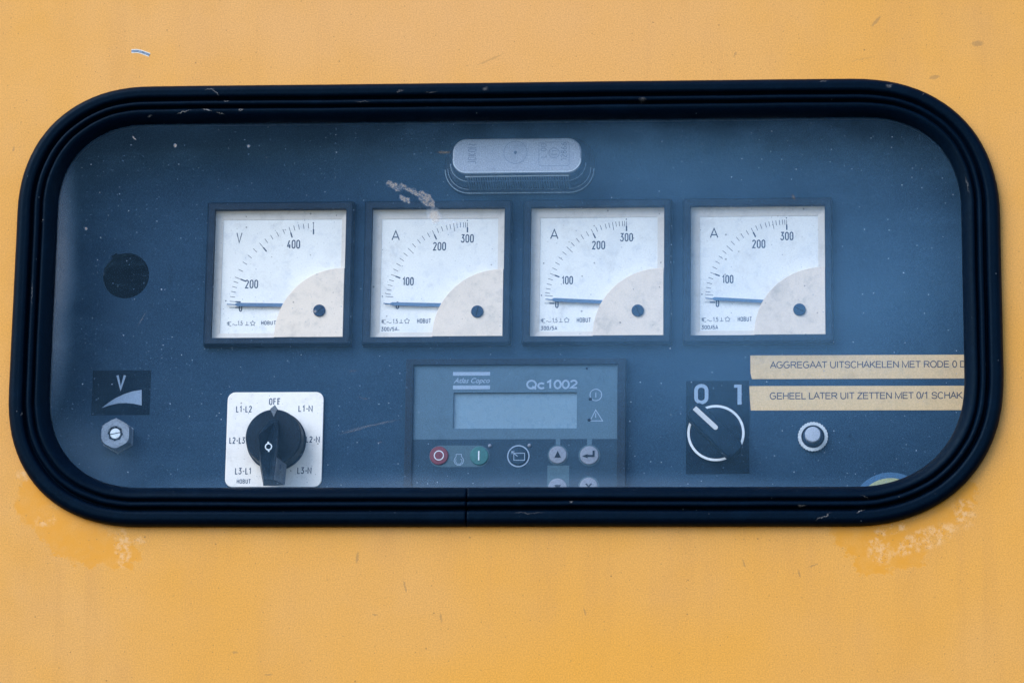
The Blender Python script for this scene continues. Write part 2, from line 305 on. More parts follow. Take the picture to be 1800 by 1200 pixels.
def curve_mesh(c):
    t = bpy.data.objects.new('tmp', c); col.objects.link(t)
    dg = bpy.context.evaluated_depsgraph_get()
    me = bpy.data.meshes.new_from_object(t.evaluated_get(dg))
    vs = [tuple(v.co) for v in me.vertices]; fs = [tuple(p.vertices) for p in me.polygons]
    bpy.data.objects.remove(t); bpy.data.meshes.remove(me); bpy.data.curves.remove(c)
    return vs, fs
def slab_data(loops, yf, yb, bev=0.0):
    """flat plate filled between loops (x, z), from yb (back) to yf (front)"""
    c = bpy.data.curves.new('tmp', 'CURVE'); c.dimensions = '2D'; c.fill_mode = 'BOTH'
    th = abs(yb - yf); c.extrude = max(th / 2 - bev, 0)
    if bev: c.bevel_depth = bev; c.bevel_resolution = 2; c.offset = -bev
    for lp in loops:
        s = c.splines.new('POLY'); s.points.add(len(lp) - 1); s.use_cyclic_u = True
        for i, p in enumerate(lp): s.points[i].co = (p[0], p[1], 0, 1)
    vs, fs = curve_mesh(c); ym = (yf + yb) / 2
    return [(v[0], ym - v[2], v[1]) for v in vs], fs
def slab(name, loops, yf, yb, m, parent=None, bev=0.0, origin=None, label=None):
    if loops and not isinstance(loops[0][0], (tuple, list)): loops = [loops]
    v, f = slab_data(loops, yf, yb, bev)
    return link(name, v, f, m, parent, origin, False, label)
def join(datas):
    V, F = [], []
    for v, f in datas:
        k = len(V); V += v; F += [tuple(i + k for i in q) for q in f]
    return V, F
def rect(x0, x1, z0, z1): return [(x0, z0), (x1, z0), (x1, z1), (x0, z1)]
def circ(x, z, r, n=48, a0=0.0): return [(x + r * math.cos(a0 + 2 * math.pi * i / n), z + r * math.sin(a0 + 2 * math.pi * i / n)) for i in range(n)]
def rrect(x0, x1, z0, z1, r, n=8):
    out = []
    for cx, cz, a in ((x1 - r, z0 + r, -90), (x1 - r, z1 - r, 0), (x0 + r, z1 - r, 90), (x0 + r, z0 + r, 180)):
        out += [(cx + r * math.cos(R(a + 90 * i / n)), cz + r * math.sin(R(a + 90 * i / n))) for i in range(n + 1)]
    return out
def loft(loops, cap0=True, cap1=True):
    """loops: lists of (x, y, z) of equal length, counter-clockwise seen from the front, back loop first"""
    n = len(loops[0]); V = [p for l in loops for p in l]; F = []
    for k in range(len(loops) - 1):
        for i in range(n):
            j = (i + 1) % n; F.append((k * n + i, k * n + j, (k + 1) * n + j, (k + 1) * n + i))
    if cap0: F.append(tuple(reversed(range(n))))
    if cap1: F.append(tuple((len(loops) - 1) * n + i for i in range(n)))
    return V, F
def at_y(lp, y): return [(p[0], y, p[1]) for p in lp]
def turned(cx, cz, prof, n=40):
    """lathe about the y axis; prof: (radius, y) from the back to the front"""
    return loft([at_y(circ(cx, cz, max(r, .01), n), y) for r, y in prof])
def ribbon(pts, w, yf, yb, closed=False, width_fn=None):
    """stroke of width w along pts (x, z), as a thin plate"""
    n = len(pts); L, Rr = [], []
    for i, p in enumerate(pts):
        a = pts[(i - 1) % n] if (closed or i > 0) else p
        b = pts[(i + 1) % n] if (closed or i < n - 1) else p
        d1 = Vector((p[0] - a[0], p[1] - a[1])); d2 = Vector((b[0] - p[0], b[1] - p[1]))
        if d1.length < 1e-6: d1 = d2
        if d2.length < 1e-6: d2 = d1
        d1 = d1.normalized(); d2 = d2.normalized(); t = (d1 + d2)
        t = t.normalized() if t.length > 1e-4 else d1
        nn = Vector((-t.y, t.x)); k = w / 2 / max(.45, nn.dot(Vector((-d1.y, d1.x))))
        L.append((p[0] + nn.x * k, p[1] + nn.y * k)); Rr.append((p[0] - nn.x * k, p[1] - nn.y * k))
    V = []; F = []
    for l, r in zip(L, Rr): V += [(l[0], yf, l[1]), (r[0], yf, r[1]), (l[0], yb, l[1]), (r[0], yb, r[1])]
    m = n if closed else n - 1
    for i in range(m):
        a, b = 4 * i, 4 * ((i + 1) % n)
        F += [(a, a + 1, b + 1, b), (a, b, b + 2, a + 2), (a + 1, a + 3, b + 3, b + 1)]
    if not closed: F += [(0, 2, 3, 1), (4 * n - 4, 4 * n - 3, 4 * n - 1, 4 * n - 2)]
    return V, F
def arc(cx, cz, rx, rz, a0, a1, n=10): return [(cx + rx * math.cos(R(a0 + (a1 - a0) * i / n)), cz + rz * math.sin(R(a0 + (a1 - a0) * i / n))) for i in range(n + 1)]

# engraved single-line lettering, glyphs in a cell .56 wide, 1 high
G = {
    '0': [arc(.25, .75, .21, .25, 180, 0) + arc(.25, .25, .21, .25, 0, -180) + [(.04, .75)]],
    'O': [arc(.25, .75, .21, .25, 180, 0) + arc(.25, .25, .21, .25, 0, -180) + [(.04, .75)]],
    '1': [[(.08, .76), (.27, 1), (.27, 0)]],
    '2': [arc(.25, .76, .2, .24, 170, -20) + [(.06, 0), (.47, 0)]],
    '3': [[(.06, 1), (.43, 1), (.2, .6)] + arc(.22, .3, .23, .3, 85, -160)],
    '4': [[(.3, 1), (.04, .25), (.48, .25)], [(.36, .5), (.36, 0)]],
    '5': [[(.44, 1), (.1, 1), (.08, .56)] + arc(.23, .32, .22, .32, 110, -150)],
    '6': [[(.36, 1), (.1, .5)] + arc(.25, .28, .21, .28, 150, -210)],
    '8': [arc(.25, .76, .18, .24, -90, 270), arc(.25, .26, .22, .26, 90, 450)],
    'V': [[(.02, 1), (.26, 0), (.5, 1)]], 'A': [[(0, 0), (.27, 1), (.54, 0)], [(.1, .3), (.44, .3)]],
    'H': [[(.05, 0), (.05, 1)], [(.45, 0), (.45, 1)], [(.05, .5), (.45, .5)]],
    'B': [[(.05, 0), (.05, 1)] + arc(.25, .77, .18, .23, 90, -90) + [(.1, .53)], [(.1, .5)] + arc(.24, .26, .22, .25, 90, -90) + [(.05, .01)]],
    'U': [[(.05, 1)] + arc(.25, .25, .2, .25, 180, 360) + [(.45, 1)]], 'T': [[(.02, 1), (.48, 1)], [(.25, 1), (.25, 0)]],
    'L': [[(.07, 1), (.07, 0), (.44, 0)]], 'N': [[(.0, 0), (.0, 1), (.56, 0), (.56, 1)]], 'F': [[(.07, 0), (.07, 1), (.46, 1)], [(.07, .53), (.4, .53)]],
    '-': [[(.1, .45), (.36, .45)]], '/': [[(.02, -.08), (.38, 1.05)]], ',': [[(.08, .1), (.04, -.12)]], '.': [[(.02, .05), (.13, .05)]], ' ': [],
    'J': [[(.42, 1)] + arc(.24, .25, .18, .25, 0, -150)], 'K': [[(.07, 0), (.07, 1)], [(.45, 1), (.1, .48), (.47, 0)]], 'E': [[(.44, 1), (.07, 1), (.07, 0), (.44, 0)], [(.07, .52), (.38, .52)]],
}
ADV = {'-': .46, '/': .42, ',': .2, '.': .22, ' ': .3, '1': .45}
def strokes(text, x0, x1, z0, z1, w, y, m, parent, name='lettering', turn=0, th=.08):
    """fit text in the box; y is the surface it is printed on"""
    tot = sum(ADV.get(c, .56) for c in text) - .06; D = []; x = 0
    bw, bh = (x1 - x0, z1 - z0) if turn == 0 else (z1 - z0, x1 - x0)
    sx = bw / tot; k = 0
    for ch in text:
        for st in G[ch]:
            pts = []
            for p in st:
                u, v = (x + .03 + p[0] * .8) * sx, p[1] * bh
                pts.append((x0 + u, z0 + v) if turn == 0 else (x1 - v, z0 + u))
            closed = (Vector(pts[0]) - Vector(pts[-1])).length < .05
            if closed: pts = pts[:-1]
            D.append(ribbon(pts, w, y - th - .012 * (k % 4), y, closed)); k += 1
        x += ADV.get(ch, .56)
    V, F = join(D)
    return link(name, V, F, m, parent)
def type_text(text, x0, x1, z0, z1, y, m, parent, name='lettering', bold=0.0, shear=0.0, ref=None, th=.08):
    """print in the built-in face; the part ref of the text fills x0..x1"""
    def data(t):
        c = bpy.data.curves.new('tmp', 'FONT'); c.body = t; c.size = 10; c.offset = bold; c.shear = shear; c.fill_mode = 'BOTH'; c.extrude = .01
        return curve_mesh(c)
    v, f = data(text); rv = v if ref is None else data(ref)[0]
    ax, bx = min(p[0] for p in rv), max(p[0] for p in rv); az = 0.0; bz = max(p[1] for p in rv)
    sx = (x1 - x0) / (bx - ax); sz = (z1 - z0) / (bz - az)
    V = [(x0 + (p[0] - ax) * sx, y - (th if p[2] > 0 else 0), z0 + (p[1] - az) * sz) for p in v]
    return link(name, V, f, m, parent)

ARIAL = {   # letter widths and strokes of the plain sans face on the tapes, height 1
    'A': (.92, [[(.02, 0), (.46, 1), (.90, 0)], [(.19, .36), (.73, .36)]]), 'G': (1.08, [arc(.54, .5, .45, .5, 48, 330, 18) + [(.93, .28), (.93, .48), (.56, .48)]]),
    'R': (1.0, [[(.13, 0), (.13, 1)], [(.13, .96), (.6, .96)] + arc(.62, .73, .25, .23, 80, -90) + [(.13, .5)], [(.55, .5), (.92, 0)]]),
    'E': (.93, [[(.84, .96), (.13, .96), (.13, .04), (.86, .04)], [(.13, .53), (.78, .53)]]), 'T': (.85, [[(.03, .96), (.82, .96)], [(.425, .96), (.425, 0)]]),
    'U': (1.0, [[(.12, 1), (.12, .4)] + arc(.5, .36, .38, .36, 180, 360, 12) + [(.88, .4), (.88, 1)]]), 'I': (.39, [[(.19, 1), (.19, 0)]]),
    'S': (.93, [[(.83, .74)] + arc(.47, .74, .34, .24, 20, 250, 12) + arc(.46, .27, .38, .26, 75, -170, 14)]), 'C': (1.0, [arc(.52, .5, .42, .5, 42, 318, 18)]),
    'H': (1.0, [[(.13, 0), (.13, 1)], [(.87, 0), (.87, 1)], [(.13, .53), (.87, .53)]]), 'K': (.93, [[(.13, 0), (.13, 1)], [(.85, 1), (.15, .36)], [(.36, .56), (.9, 0)]]),
    'L': (.78, [[(.13, 1), (.13, .04), (.75, .04)]]), 'N': (1.0, [[(.13, 0), (.13, 1)], [(.13, .98), (.87, .02)], [(.87, 0), (.87, 1)]]),
    'M': (1.15, [[(.12, 0), (.12, .98), (.575, .05), (1.03, .98), (1.03, 0)]]), 'O': (1.08, [arc(.54, .5, .45, .5, 90, 450, 24)]), 'D': (1.0, [[(.13, .04), (.13, .96), (.45, .96)] + arc(.45, .5, .42, .46, 80, -80, 12) + [(.45, .04), (.13, .04)]]),
    'Q': (1.08, [arc(.54, .5, .42, .5, 90, 450, 24), [(.6, .25), (.98, -.06)]]), 'c': (.80, [arc(.42, .33, .32, .33, 42, 318, 16)]), '2': (.77, [arc(.38, .72, .28, .27, 165, -35, 10) + [(.1, .06), (.7, .06)]]),
    'Z': (.85, [[(.08, .96), (.76, .96), (.06, .04), (.8, .04)]]), '0': (.77, [arc(.385, .5, .3, .5, 90, 450, 20)]), '1': (.77, [[(.15, .76), (.45, 1), (.45, 0)]]), '/': (.39, [[(.02, -.02), (.36, 1)]]), ' ': (.39, [])}
def arial(text, ref, x0, x1, z0, z1, w, y, m, parent, name='lettering'):
    wid = lambda t: sum(ARIAL[c][0] for c in t)
    k = (x1 - x0) / wid(ref); h = z1 - z0; x = x0; D = []; q = 0
    for ch in text:
        cw_, sts = ARIAL[ch]
        for st_ in sts:
            pts = [(x + p[0] * k, z0 + p[1] * h) for p in st_]
            cl = (Vector(pts[0]) - Vector(pts[-1])).length < .02
            D.append(ribbon(pts[:-1] if cl else pts, w, y - .07 - .01 * (q % 4), y, cl)); q += 1
        x += cw_ * k
    v, f = join(D); return link(name, v, f, m, parent)

# ---------------------------------------------------------------- the window outline: a rectangle with swept corners
JOINT = W(821, 900, WALL)[0]
def outline(x0, x1, z0, z1, L, n=22, e=2.25, joint=JOINT, dense=False):
    """L = corner lengths (top left, top right, bottom right, bottom left); starts at the joint in the bottom edge, goes counter-clockwise"""
    tl, tr, br, bl = L; out = []
    def corner(cx, cz, l, a0):
        for i in range(n + 1):
            a = R(a0 + 90 * i / n); c, s = math.cos(a), math.sin(a)
            out.append((cx + l * math.copysign(abs(c) ** (2 / e), c), cz + l * math.copysign(abs(s) ** (2 / e), s)))
    def line(ax, az, bx, bz, k):
        for i in range(1, k): out.append((ax + (bx - ax) * i / k, az + (bz - az) * i / k))
    for d in (0, .35, .8, 1.6): out.append((joint + d, z0))
    line(joint + 1.6, z0, x1 - br, z0, 14); corner(x1 - br, z0 + br, br, -90)
    line(x1, z0 + br, x1, z1 - tr, 8); corner(x1 - tr, z1 - tr, tr, 0)
    line(x1 - tr, z1, x0 + tl, z1, 28); corner(x0 + tl, z1 - tl, tl, 90)
    line(x0, z1 - tl, x0, z0 + bl, 8); corner(x0 + bl, z0 + bl, bl, 180)
    line(x0 + bl, z0, joint - 1.6, z0, 14)
    for d in (-1.6, -.8, -.35): out.append((joint + d, z0))
    return out
OUT = outline(-314.7, 303.3, -172.7, 112.0, (84, 92, 96, 86))
INN = outline(-289.4, 279.6, -147.5, 87.8, (56, 61, 69, 61))
def between(t, wob=0.0):
    res = []
    for i, (a, b) in enumerate(zip(OUT, INN)):
        q = t + wob * (math.sin(i * .31) + .6 * math.sin(i * .83 + 2) + .4 * math.sin(i * 1.9))
        res.append((a[0] + (b[0] - a[0]) * q, a[1] + (b[1] - a[1]) * q))
    return res

# ---------------------------------------------------------------- yellow wall of the machine, with the opening
wall = slab('cabinet_wall', [rect(-900, 900, -800, 700), between(.3)], WALL, WALL + 1.6, 'yellow')
wall['kind'] = 'structure'
# paint chip with bare metal showing
cp = [W(231, 90.5, WALL), W(240, 90, WALL), W(247, 91.2, WALL), W(255, 94, WALL), W(263, 97, WALL)]
v, f = join([ribbon(cp, 2.6, WALL - .06, WALL + .2)])
link('paint_chip_edge', v, f, 'primer', wall)
v, f = join([ribbon(cp, 1.5, WALL - .12, WALL + .2)])
link('paint_chip', v, f, 'bare', wall)

# closed metal housing behind the wall, unseen; blocks stray light, pale to bounce it
def box_faces(x0, x1, y0, y1, z0, z1):
    V = [(x, y, z) for y in (y0, y1) for z in (z0, z1) for x in (x0, x1)]
    return V, [(0, 1, 5, 4), (2, 6, 7, 3), (0, 4, 6, 2), (1, 3, 7, 5)]
v, f = box_faces(-372, 372, WALL + 1.6, 120, -262, 172)
v += [(-372, 45, -262), (372, 45, -262), (372, 45, 172), (-372, 45, 172)]; f.append((8, 9, 10, 11))
hs = link('unseen_bounce_housing', v, f, 'inner'); hs['kind'] = 'structure'

# ---------------------------------------------------------------- window: rubber seal and pane
win = T('viewing_window', 'long round-cornered window with black ribbed rubber seal and dusty pane in yellow wall', 'window', -4, WALL, -172.7)
PROF = [(1.2, -.3), (.3, .6), (0, 2.0), (.3, 3.8), (1.3, 5.6), (2.8, 6.8), (4.4, 7.2), (5.6, 6.95), (6.4, 7.0), (7.6, 6.9), (8.6, 6.2), (9.2, 4.4), (9.9, 1.6), (10.6, 1.6), (11.1, 4.4), (11.6, 6.2), (12.3, 6.7), (13.3, 6.75), (14.2, 6.2),
        (14.8, 4.6), (15.3, 2.0), (15.8, 2.0), (16.2, 4.2), (16.9, 5.5), (18.2, 5.7), (20.2, 4.6), (22.4, 2.6), (24.0, .3), (24.7, -1.4), (24.7, -4.2), (24.4, -7.5), (21, -8), (12, -8), (6.5, -2.5)]
V = []; F = []; n = len(OUT); K = len(PROF)
for s, h in PROF:
    lp = between(s / 24.7, .006 if 8 < s < 24 else .002)
    for i, p in enumerate(lp):
        d = min(i, n - i); hh = h
        if h > 0 and d <= 1: hh = h - (3.0 if d == 0 else 1.2)
        V.append((p[0], WALL - hh, p[1]))
for k in range(K):
    for i in range(n):
        a, b = k * n, ((k + 1) % K) * n; j = (i + 1) % n
        F.append((a + i, a + j, b + j, b + i))
seal = link('rubber_seal', V, F, 'rubber', win, smooth=True)
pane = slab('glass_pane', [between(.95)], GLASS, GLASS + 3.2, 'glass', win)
pane.data.materials.append(M['clean'])
for p in pane.data.polygons:
    if p.normal.y > -.5: p.material_index = 1

# ---------------------------------------------------------------- instrument board with a blank hole
hx, hz, hr = -253.1, .4, 15.1
nx, nz = W(201, 448, PANEL)
hole = []
an = math.atan2(nz - hz, nx - hx); da = .13
for i in range(64):
    a = an + da + (2 * math.pi - 2 * da) * i / 63; hole.append((hx + hr * math.cos(a), hz + hr * math.sin(a)))
hole += [(hx + (hr + 1.6) * math.cos(an - da), hz + (hr + 1.6) * math.sin(an - da)), (hx + (hr + 1.6) * math.cos(an + da), hz + (hr + 1.6) * math.sin(an + da))]
board = slab('instrument_board', [rect(-371.5, 371.5, -261.5, 171.5), hole], PANEL, PANEL + 2, 'panel')
board['label'] = 'dark slate blue instrument board behind the glass with one open round hole'; board['category'] = 'board'
slab('hole_shade_disc', circ(hx, hz, 20), PANEL + 22, PANEL + 24, 'hole', board)  # dark disc added for the shade inside the open hole

# ---------------------------------------------------------------- four square panel meters
def meter(idx, volt, label, pointer_px, zo):
    """zo: where the 4x zoomed view of this meter starts in the photo"""
    cx = (idx - 1.5) * 102.03
    t = T('panel_meter', label, 'meter', cx, PANEL, -47.5, 'square panel meters in a row')
    ref = (340, 330) if volt else (900, 330); rcx = (-1.5 if volt else .5) * 102.03
    def D(u, v, Y=DIAL):
        x, z = W(ref[0] + u / 4, ref[1] + v / 4, Y); return (x - rcx + cx, z)
    def Own(u, v, Y): return W(zo[0] + u / 4, zo[1] + v / 4, Y)
    o, i = 47.7, 42.5
    # bezel: outer body with a small step, frame front, inner wall
    loops = [at_y(rrect(cx - a, cx + a, -a, a, r, 4), y) for a, y, r in ((o, PANEL, 1.2), (o, 2.6, 1.2), (o - .5, 2.0, 1.0), (o - .9, .5, .9), (o - 1.5, 0, .8), (i + .15, 0, .4), (i + .15, DIAL + .4, .3))]
    v, f = loft(loops, cap0=False, cap1=False)
    link('bezel', v, f, 'bezel', t)
    # sloped surround between bezel and dial
    a = D(200, 213) if not volt else D(213, 228); b = D(1021, 1008) if not volt else D(1026, 1020)
    dx0, dz1, dx1, dz0 = a[0], a[1], b[0], b[1]
    q0 = [(cx - i, 4.7, -i), (cx + i, 4.7, -i), (cx + i, 4.7, i), (cx - i, 4.7, i)]
    q1 = [(dx0, DIAL - .3, dz0), (dx1, DIAL - .3, dz0), (dx1, DIAL - .3, dz1), (dx0, DIAL - .3, dz1)]
    v = q0 + q1; f = [(k, 4 + k, 4 + (k + 1) % 4, (k + 1) % 4) for k in range(4)]
    f = [tuple(reversed(x)) for x in f]
    link('dial_surround', v, f, 'rim', t)
    dial = slab('dial_plate', rect(dx0 - .6, dx1 + .6, dz0 - .6, dz1 + .6), DIAL, DIAL + .6, 'dial', t)
    # scale
    c0 = (845, 842) if volt else (806, 812)
    if volt:
        minor = [(262, 765), (262, 728), (277, 695), (288, 660), (326, 578), (358, 528), (395, 483), (433, 440), (514, 376), (554, 353), (595, 332), (637, 313), (711, 290), (743, 283), (776, 280), (809, 277)]
        mids = []; major = [21.2, 50.0, 73.0, 89.9, 4.3, 0.0]; r0, r1, rm = 514, 592, 548; dots = [(228, 795), (843, 247)]; rr = 557, 592
    else:
        minor = [(250, 740), (250, 710), (257, 678), (265, 642), (298, 570), (318, 532), (342, 497), (370, 462), (430, 400), (465, 372), (497, 350), (532, 327), (597, 297), (628, 287), (660, 275), (685, 270), (732, 260), (755, 255), (777, 254), (792, 254)]
        mids = [(405, 435), (711, 272), (245, 758)]; major = [21.3, 64.4, 89.9, 0.0]; r0, r1 = 507, 577; dots = [(208, 756), (804, 222)]; rr = 543, 578
    D_ = []
    def tick(ang, ra, rb, w, k=0):
        p = [D(c0[0] - r * math.cos(R(ang)), c0[1] - r * math.sin(R(ang))) for r in (ra, rb)]
        D_.append(ribbon(p, w, DIAL - .08 - k * .02, DIAL))
    for u, v_ in minor: tick(math.degrees(math.atan2(c0[1] - v_, c0[0] - u)), *rr, .34)
    for u, v_ in mids: tick(math.degrees(math.atan2(c0[1] - v_, c0[0] - u)), 522, 578, .32)
    for k, ang in enumerate(major):
        tick(ang, r0, r0 + 36, .85, 1); tick(ang, r0 + 36, r1, .32)
    for u, v_ in dots:
        x, z = D(u, v_); D_.append(loft([at_y(circ(x, z, .42, 10), DIAL), at_y(circ(x, z, .42, 10), DIAL - .08)]))
    v, f = join(D_); s = link('scale_ticks', v, f, 'ink', t)
    def S(text, u0, v0, u1, v1, w, name='numeral'):
        a, b = D(u0, v1), D(u1, v0); strokes(text, a[0], b[0], a[1], b[1], w, DIAL, 'ink', t, name)
    if volt:
        for a in (('V', 300, 318, 348, 386, .62), ('200', 362, 650, 458, 704, .72), ('400', 658, 370, 753, 425, .72), ('0', 320, 817, 345, 868, .72)): S(*a)
        S('HOBUT', 475, 937, 583, 962, .40, 'maker_name'); S('1,5', 310, 938, 348, 966, .34, 'class_mark'); so_ = (33, 22)
    else:
        for a in (('A', 268, 294, 328, 359, .7), ('100', 348, 624, 431, 676, .72), ('200', 562, 377, 657, 430, .72), ('300', 760, 322, 853, 375, .72), ('0', 304, 797, 329, 842, .72)): S(*a)
        S('HOBUT', 455, 915, 556, 944, .40, 'maker_name'); S('1,5', 282, 918, 322, 946, .34, 'class_mark'); S('300/5A', 202, 974, 318, 999, .4, 'ratio_mark'); so_ = (0, 0)
    def Q(u, v_): return D(u + so_[0], v_ + so_[1])
    sy = [ribbon([Q(233, 921), Q(212, 921), Q(212, 944), Q(233, 950)], .3, DIAL - .08, DIAL), ribbon([Q(203, 926), Q(222, 932)], .45, DIAL - .1, DIAL), ribbon([Q(203, 938), Q(220, 938)], .45, DIAL - .12, DIAL),
          ribbon([Q(240 + 3.2 * k, 941 - 4 * math.sin(k * .62)) for k in range(12)], .3, DIAL - .08, DIAL),
          ribbon([Q(330, 944), Q(356, 944)], .32, DIAL - .08, DIAL), ribbon([Q(343, 944), Q(343, 918)], .32, DIAL - .1, DIAL)]
    star = []
    for k in range(10):
        a = R(90 + 36 * k); r = 19 if k % 2 == 0 else (12 if not volt else 9); star.append(Q(384 + r * math.cos(a), 931 - r * math.sin(a)))
    sy.append(ribbon(star, .3, DIAL - .08, DIAL, True))
    v, f = join(sy); link('standard_symbols', v, f, 'ink', t)
    # pointer
    (ax, ay), (bx, by), (ex, ey), hw, hw2 = pointer_px
    PY = DIAL - 2.2
    pts = [Own(ax, ay - 2.6, PY), Own(bx - 14, by - 3, PY), Own(bx + 3, by - hw, PY), Own(ex, ey - hw2, PY), Own(ex, ey + hw2, PY), Own(bx + 3, by + hw, PY), Own(bx - 14, by + 3, PY), Own(ax, ay + 2.6, PY)]
    slab('pointer', list(reversed(pts)), PY, PY + .7, 'pointer', t)
    # quarter-round cover over the movement
    g0 = D(567, 1038, 0)[0]; g1 = D(1000, 562, 0)[1]
    qc = (cx + i - .1, -i + .1); rx = qc[0] - g0; rz = g1 - qc[1]
    quart = [qc] + [(qc[0] - rx * math.cos(R(a)) ** .97, qc[1] + rz * math.sin(R(a)) ** .97) for a in [k * 90 / 26 for k in range(26, -1, -1)]]
    quart = [(min(p[0], cx + i - .1), max(p[1], -i + .1)) for p in quart]
    cov = slab('movement_cover', quart, .15, 3.3, 'cream', t, bev=.25)
    sx, sz = D(884, 862, -.5)
    v, f = turned(sx, sz, [(3.9, .3), (3.95, -.5), (3.7, -.9), (0, -1.0)], 28); sc = link('adjusting_screw', v, f, 'screw', t)
    an = R(40 + idx * 37)
    v, f = ribbon([(sx - 3.2 * math.cos(an), sz - 3.2 * math.sin(an)), (sx + 3.2 * math.cos(an), sz + 3.2 * math.sin(an))], .6, -1.05, -.9)
    link('slot', v, f, 'knob', sc)
    return t
meter(0, True, 'square voltmeter with V on its white dial, first meter of the row', ((235, 818), (305, 820), (640, 824), 12, 12), (340, 330))
meter(1, False, 'square ammeter marked A just right of the voltmeter, below the whitish smear on the glass', ((215, 811), (275, 815), (640, 824), 11, 13), (620, 330))
meter(2, False, 'square ammeter marked A standing directly above the controller, third meter of the row', ((235, 782), (293, 786), (640, 802), 12, 12), (900, 330))
meter(3, False, 'square ammeter marked A above the two cream tapes, farthest from the voltmeter', ((240, 775), (302, 779), (655, 798), 11, 11), (1180, 330))

# ---------------------------------------------------------------- lamp
lx, lz = .6, 70.7
lamp = T('panel_lamp', 'oblong clear plastic lamp with frosted face above the middle meters', 'lamp', lx, PANEL, 53.3)
def st(hx_, hz_, r, y, n=10): return at_y(rrect(lx - hx_, lx + hx_, lz - hz_, lz + hz_, r, n), y)
v, f = loft([st(48.3, 18.6, 16, PANEL), st(48.3, 18.6, 16, 3.4), st(47.6, 17.9, 15.5, 2.6), st(46.2, 16.6, 14.5, 2.4), st(45.4, 15.8, 14, 2.2)]); link('lamp_base', v, f, 'bezel', lamp)
for hx_, hz_, r_, y_ in ((47.9, 18.2, 15.8, 3.2), (46.0, 16.2, 14, 1.4), (43.4, 13.8, 11.8, -9)):
    lo = [(p[0], p[2]) for p in st(hx_, hz_, r_, 0)]; lo = [p for p in lo if p[1] < lz - 1]; lo = sorted([p for p in lo if p[0] < lx], key=lambda p: -p[1]) + sorted([p for p in lo if p[0] >= lx], key=lambda p: p[1])
    v, f = ribbon(lo, .6 if hz_ > 18 else .4, y_ - .6, y_); link('highlight_ridge', v, f, 'ridge', lamp)  # pale ribbons on the lower half paint in the highlight curves
v, f = loft([st(45.2, 15.6, 13.5, 2.3), st(44.4, 14.9, 13, -3), st(42.2, 12.7, 11, -14), st(40.9, 11.3, 9, -18.6)], cap0=False, cap1=False)
body = link('lens_body', v, f, 'clear', lamp, smooth=True)
v, f = loft([st(38, 8, 7, 2.2), st(37, 8, 7, -16)]); link('lamp_core', v, f, 'bezel', lamp)
ribs = []
for k in range(42):
    x = lx - 32 + k * 1.56
    ribs.append(loft([[(x, 0.5, lz - 16.4), (x + .6, 0.5, lz - 16.4), (x + .6, 0.5, lz - 14.6), (x, .5, lz - 14.6)], [(x, -14, lz - 13.1), (x + .6, -14, lz - 13.1), (x + .6, -14, lz - 11.8), (x, -14, lz - 11.8)]]))
v, f = join(ribs); rb = link('lens_ribs', v, f, 'rib', lamp); rb['kind'] = 'stuff'
v, f = loft([st(41.1, 11.5, 9, -17.6), st(41.0, 11.3, 8.8, -19.2), st(40.6, 10.9, 8.5, -19.75), st(40.0, 10.3, 8.0, -20.0)]); face = link('lens_face', v, f, 'lampface', lamp)
v, f = ribbon([(lx - 33, lz - 12.6), (lx + 33, lz - 12.3)], .7, -16.2, -15.4); link('edge_highlight', v, f, 'edge', lamp)  # pale strip painted in as the highlight along the edge
FY = -20.0
lo = [(p[0], p[2]) for p in st(40.6, 10.9, 8.5, 0)]; lo = [p for p in lo if p[1] < lz + 2]
lo = sorted([p for p in lo if p[0] < lx], key=lambda p: -p[1]) + sorted([p for p in lo if p[0] >= lx], key=lambda p: p[1])
v, f = ribbon(lo, .7, -20.05, -19.4); link('lit_face_rim', v, f, 'edge', face)  # pale colour gives the lower rim its lit look
x, z = W(906, 268, FY)
v, f = ribbon(circ(x, z, 7.4, 40), .22, FY - .1, FY, True); link('embossed_ring', v, f, 'emboss', face)
v, f = turned(x, z, [(1.1, FY), (.7, FY - .25), (0, FY - .3)], 16); link('centre_pip', v, f, 'emboss', face)
strokes('JOKON', *[c for c in (W(823, 268, FY)[0], W(837, 268, FY)[0])], W(828, 289, FY)[1], W(828, 254, FY)[1], .3, FY, 'emboss', face, 'embossed_name', turn=1, th=.1)
strokes('12866', W(986, 268, FY)[0], W(996, 268, FY)[0], W(988, 283, FY)[1], W(988, 250, FY)[1], .3, FY, 'emboss', face, 'embossed_number', turn=1, th=.1)
strokes('L 00', W(951, 268, FY)[0], W(960, 268, FY)[0], W(955, 278, FY)[1], W(955, 252, FY)[1], .28, FY, 'emboss', face, 'embossed_number', turn=1, th=.1)
x, z = W(974, 269, FY); v, f = ribbon(circ(x, z, 3.3, 28), .25, FY - .1, FY, True); link('embossed_circle', v, f, 'emboss', face)
strokes('E1', x - 1.2, x + 1.2, z - 1.8, z + 1.9, .25, FY, 'emboss', face, 'embossed_number', turn=1, th=.1)
a, b = W(947, 292, FY), W(1001, 250, FY); v, f = ribbon(rrect(a[0], b[0], a[1], b[1], 1.5, 3), .18, FY - .08, FY, True); link('embossed_frame', v, f, 'emboss', face)

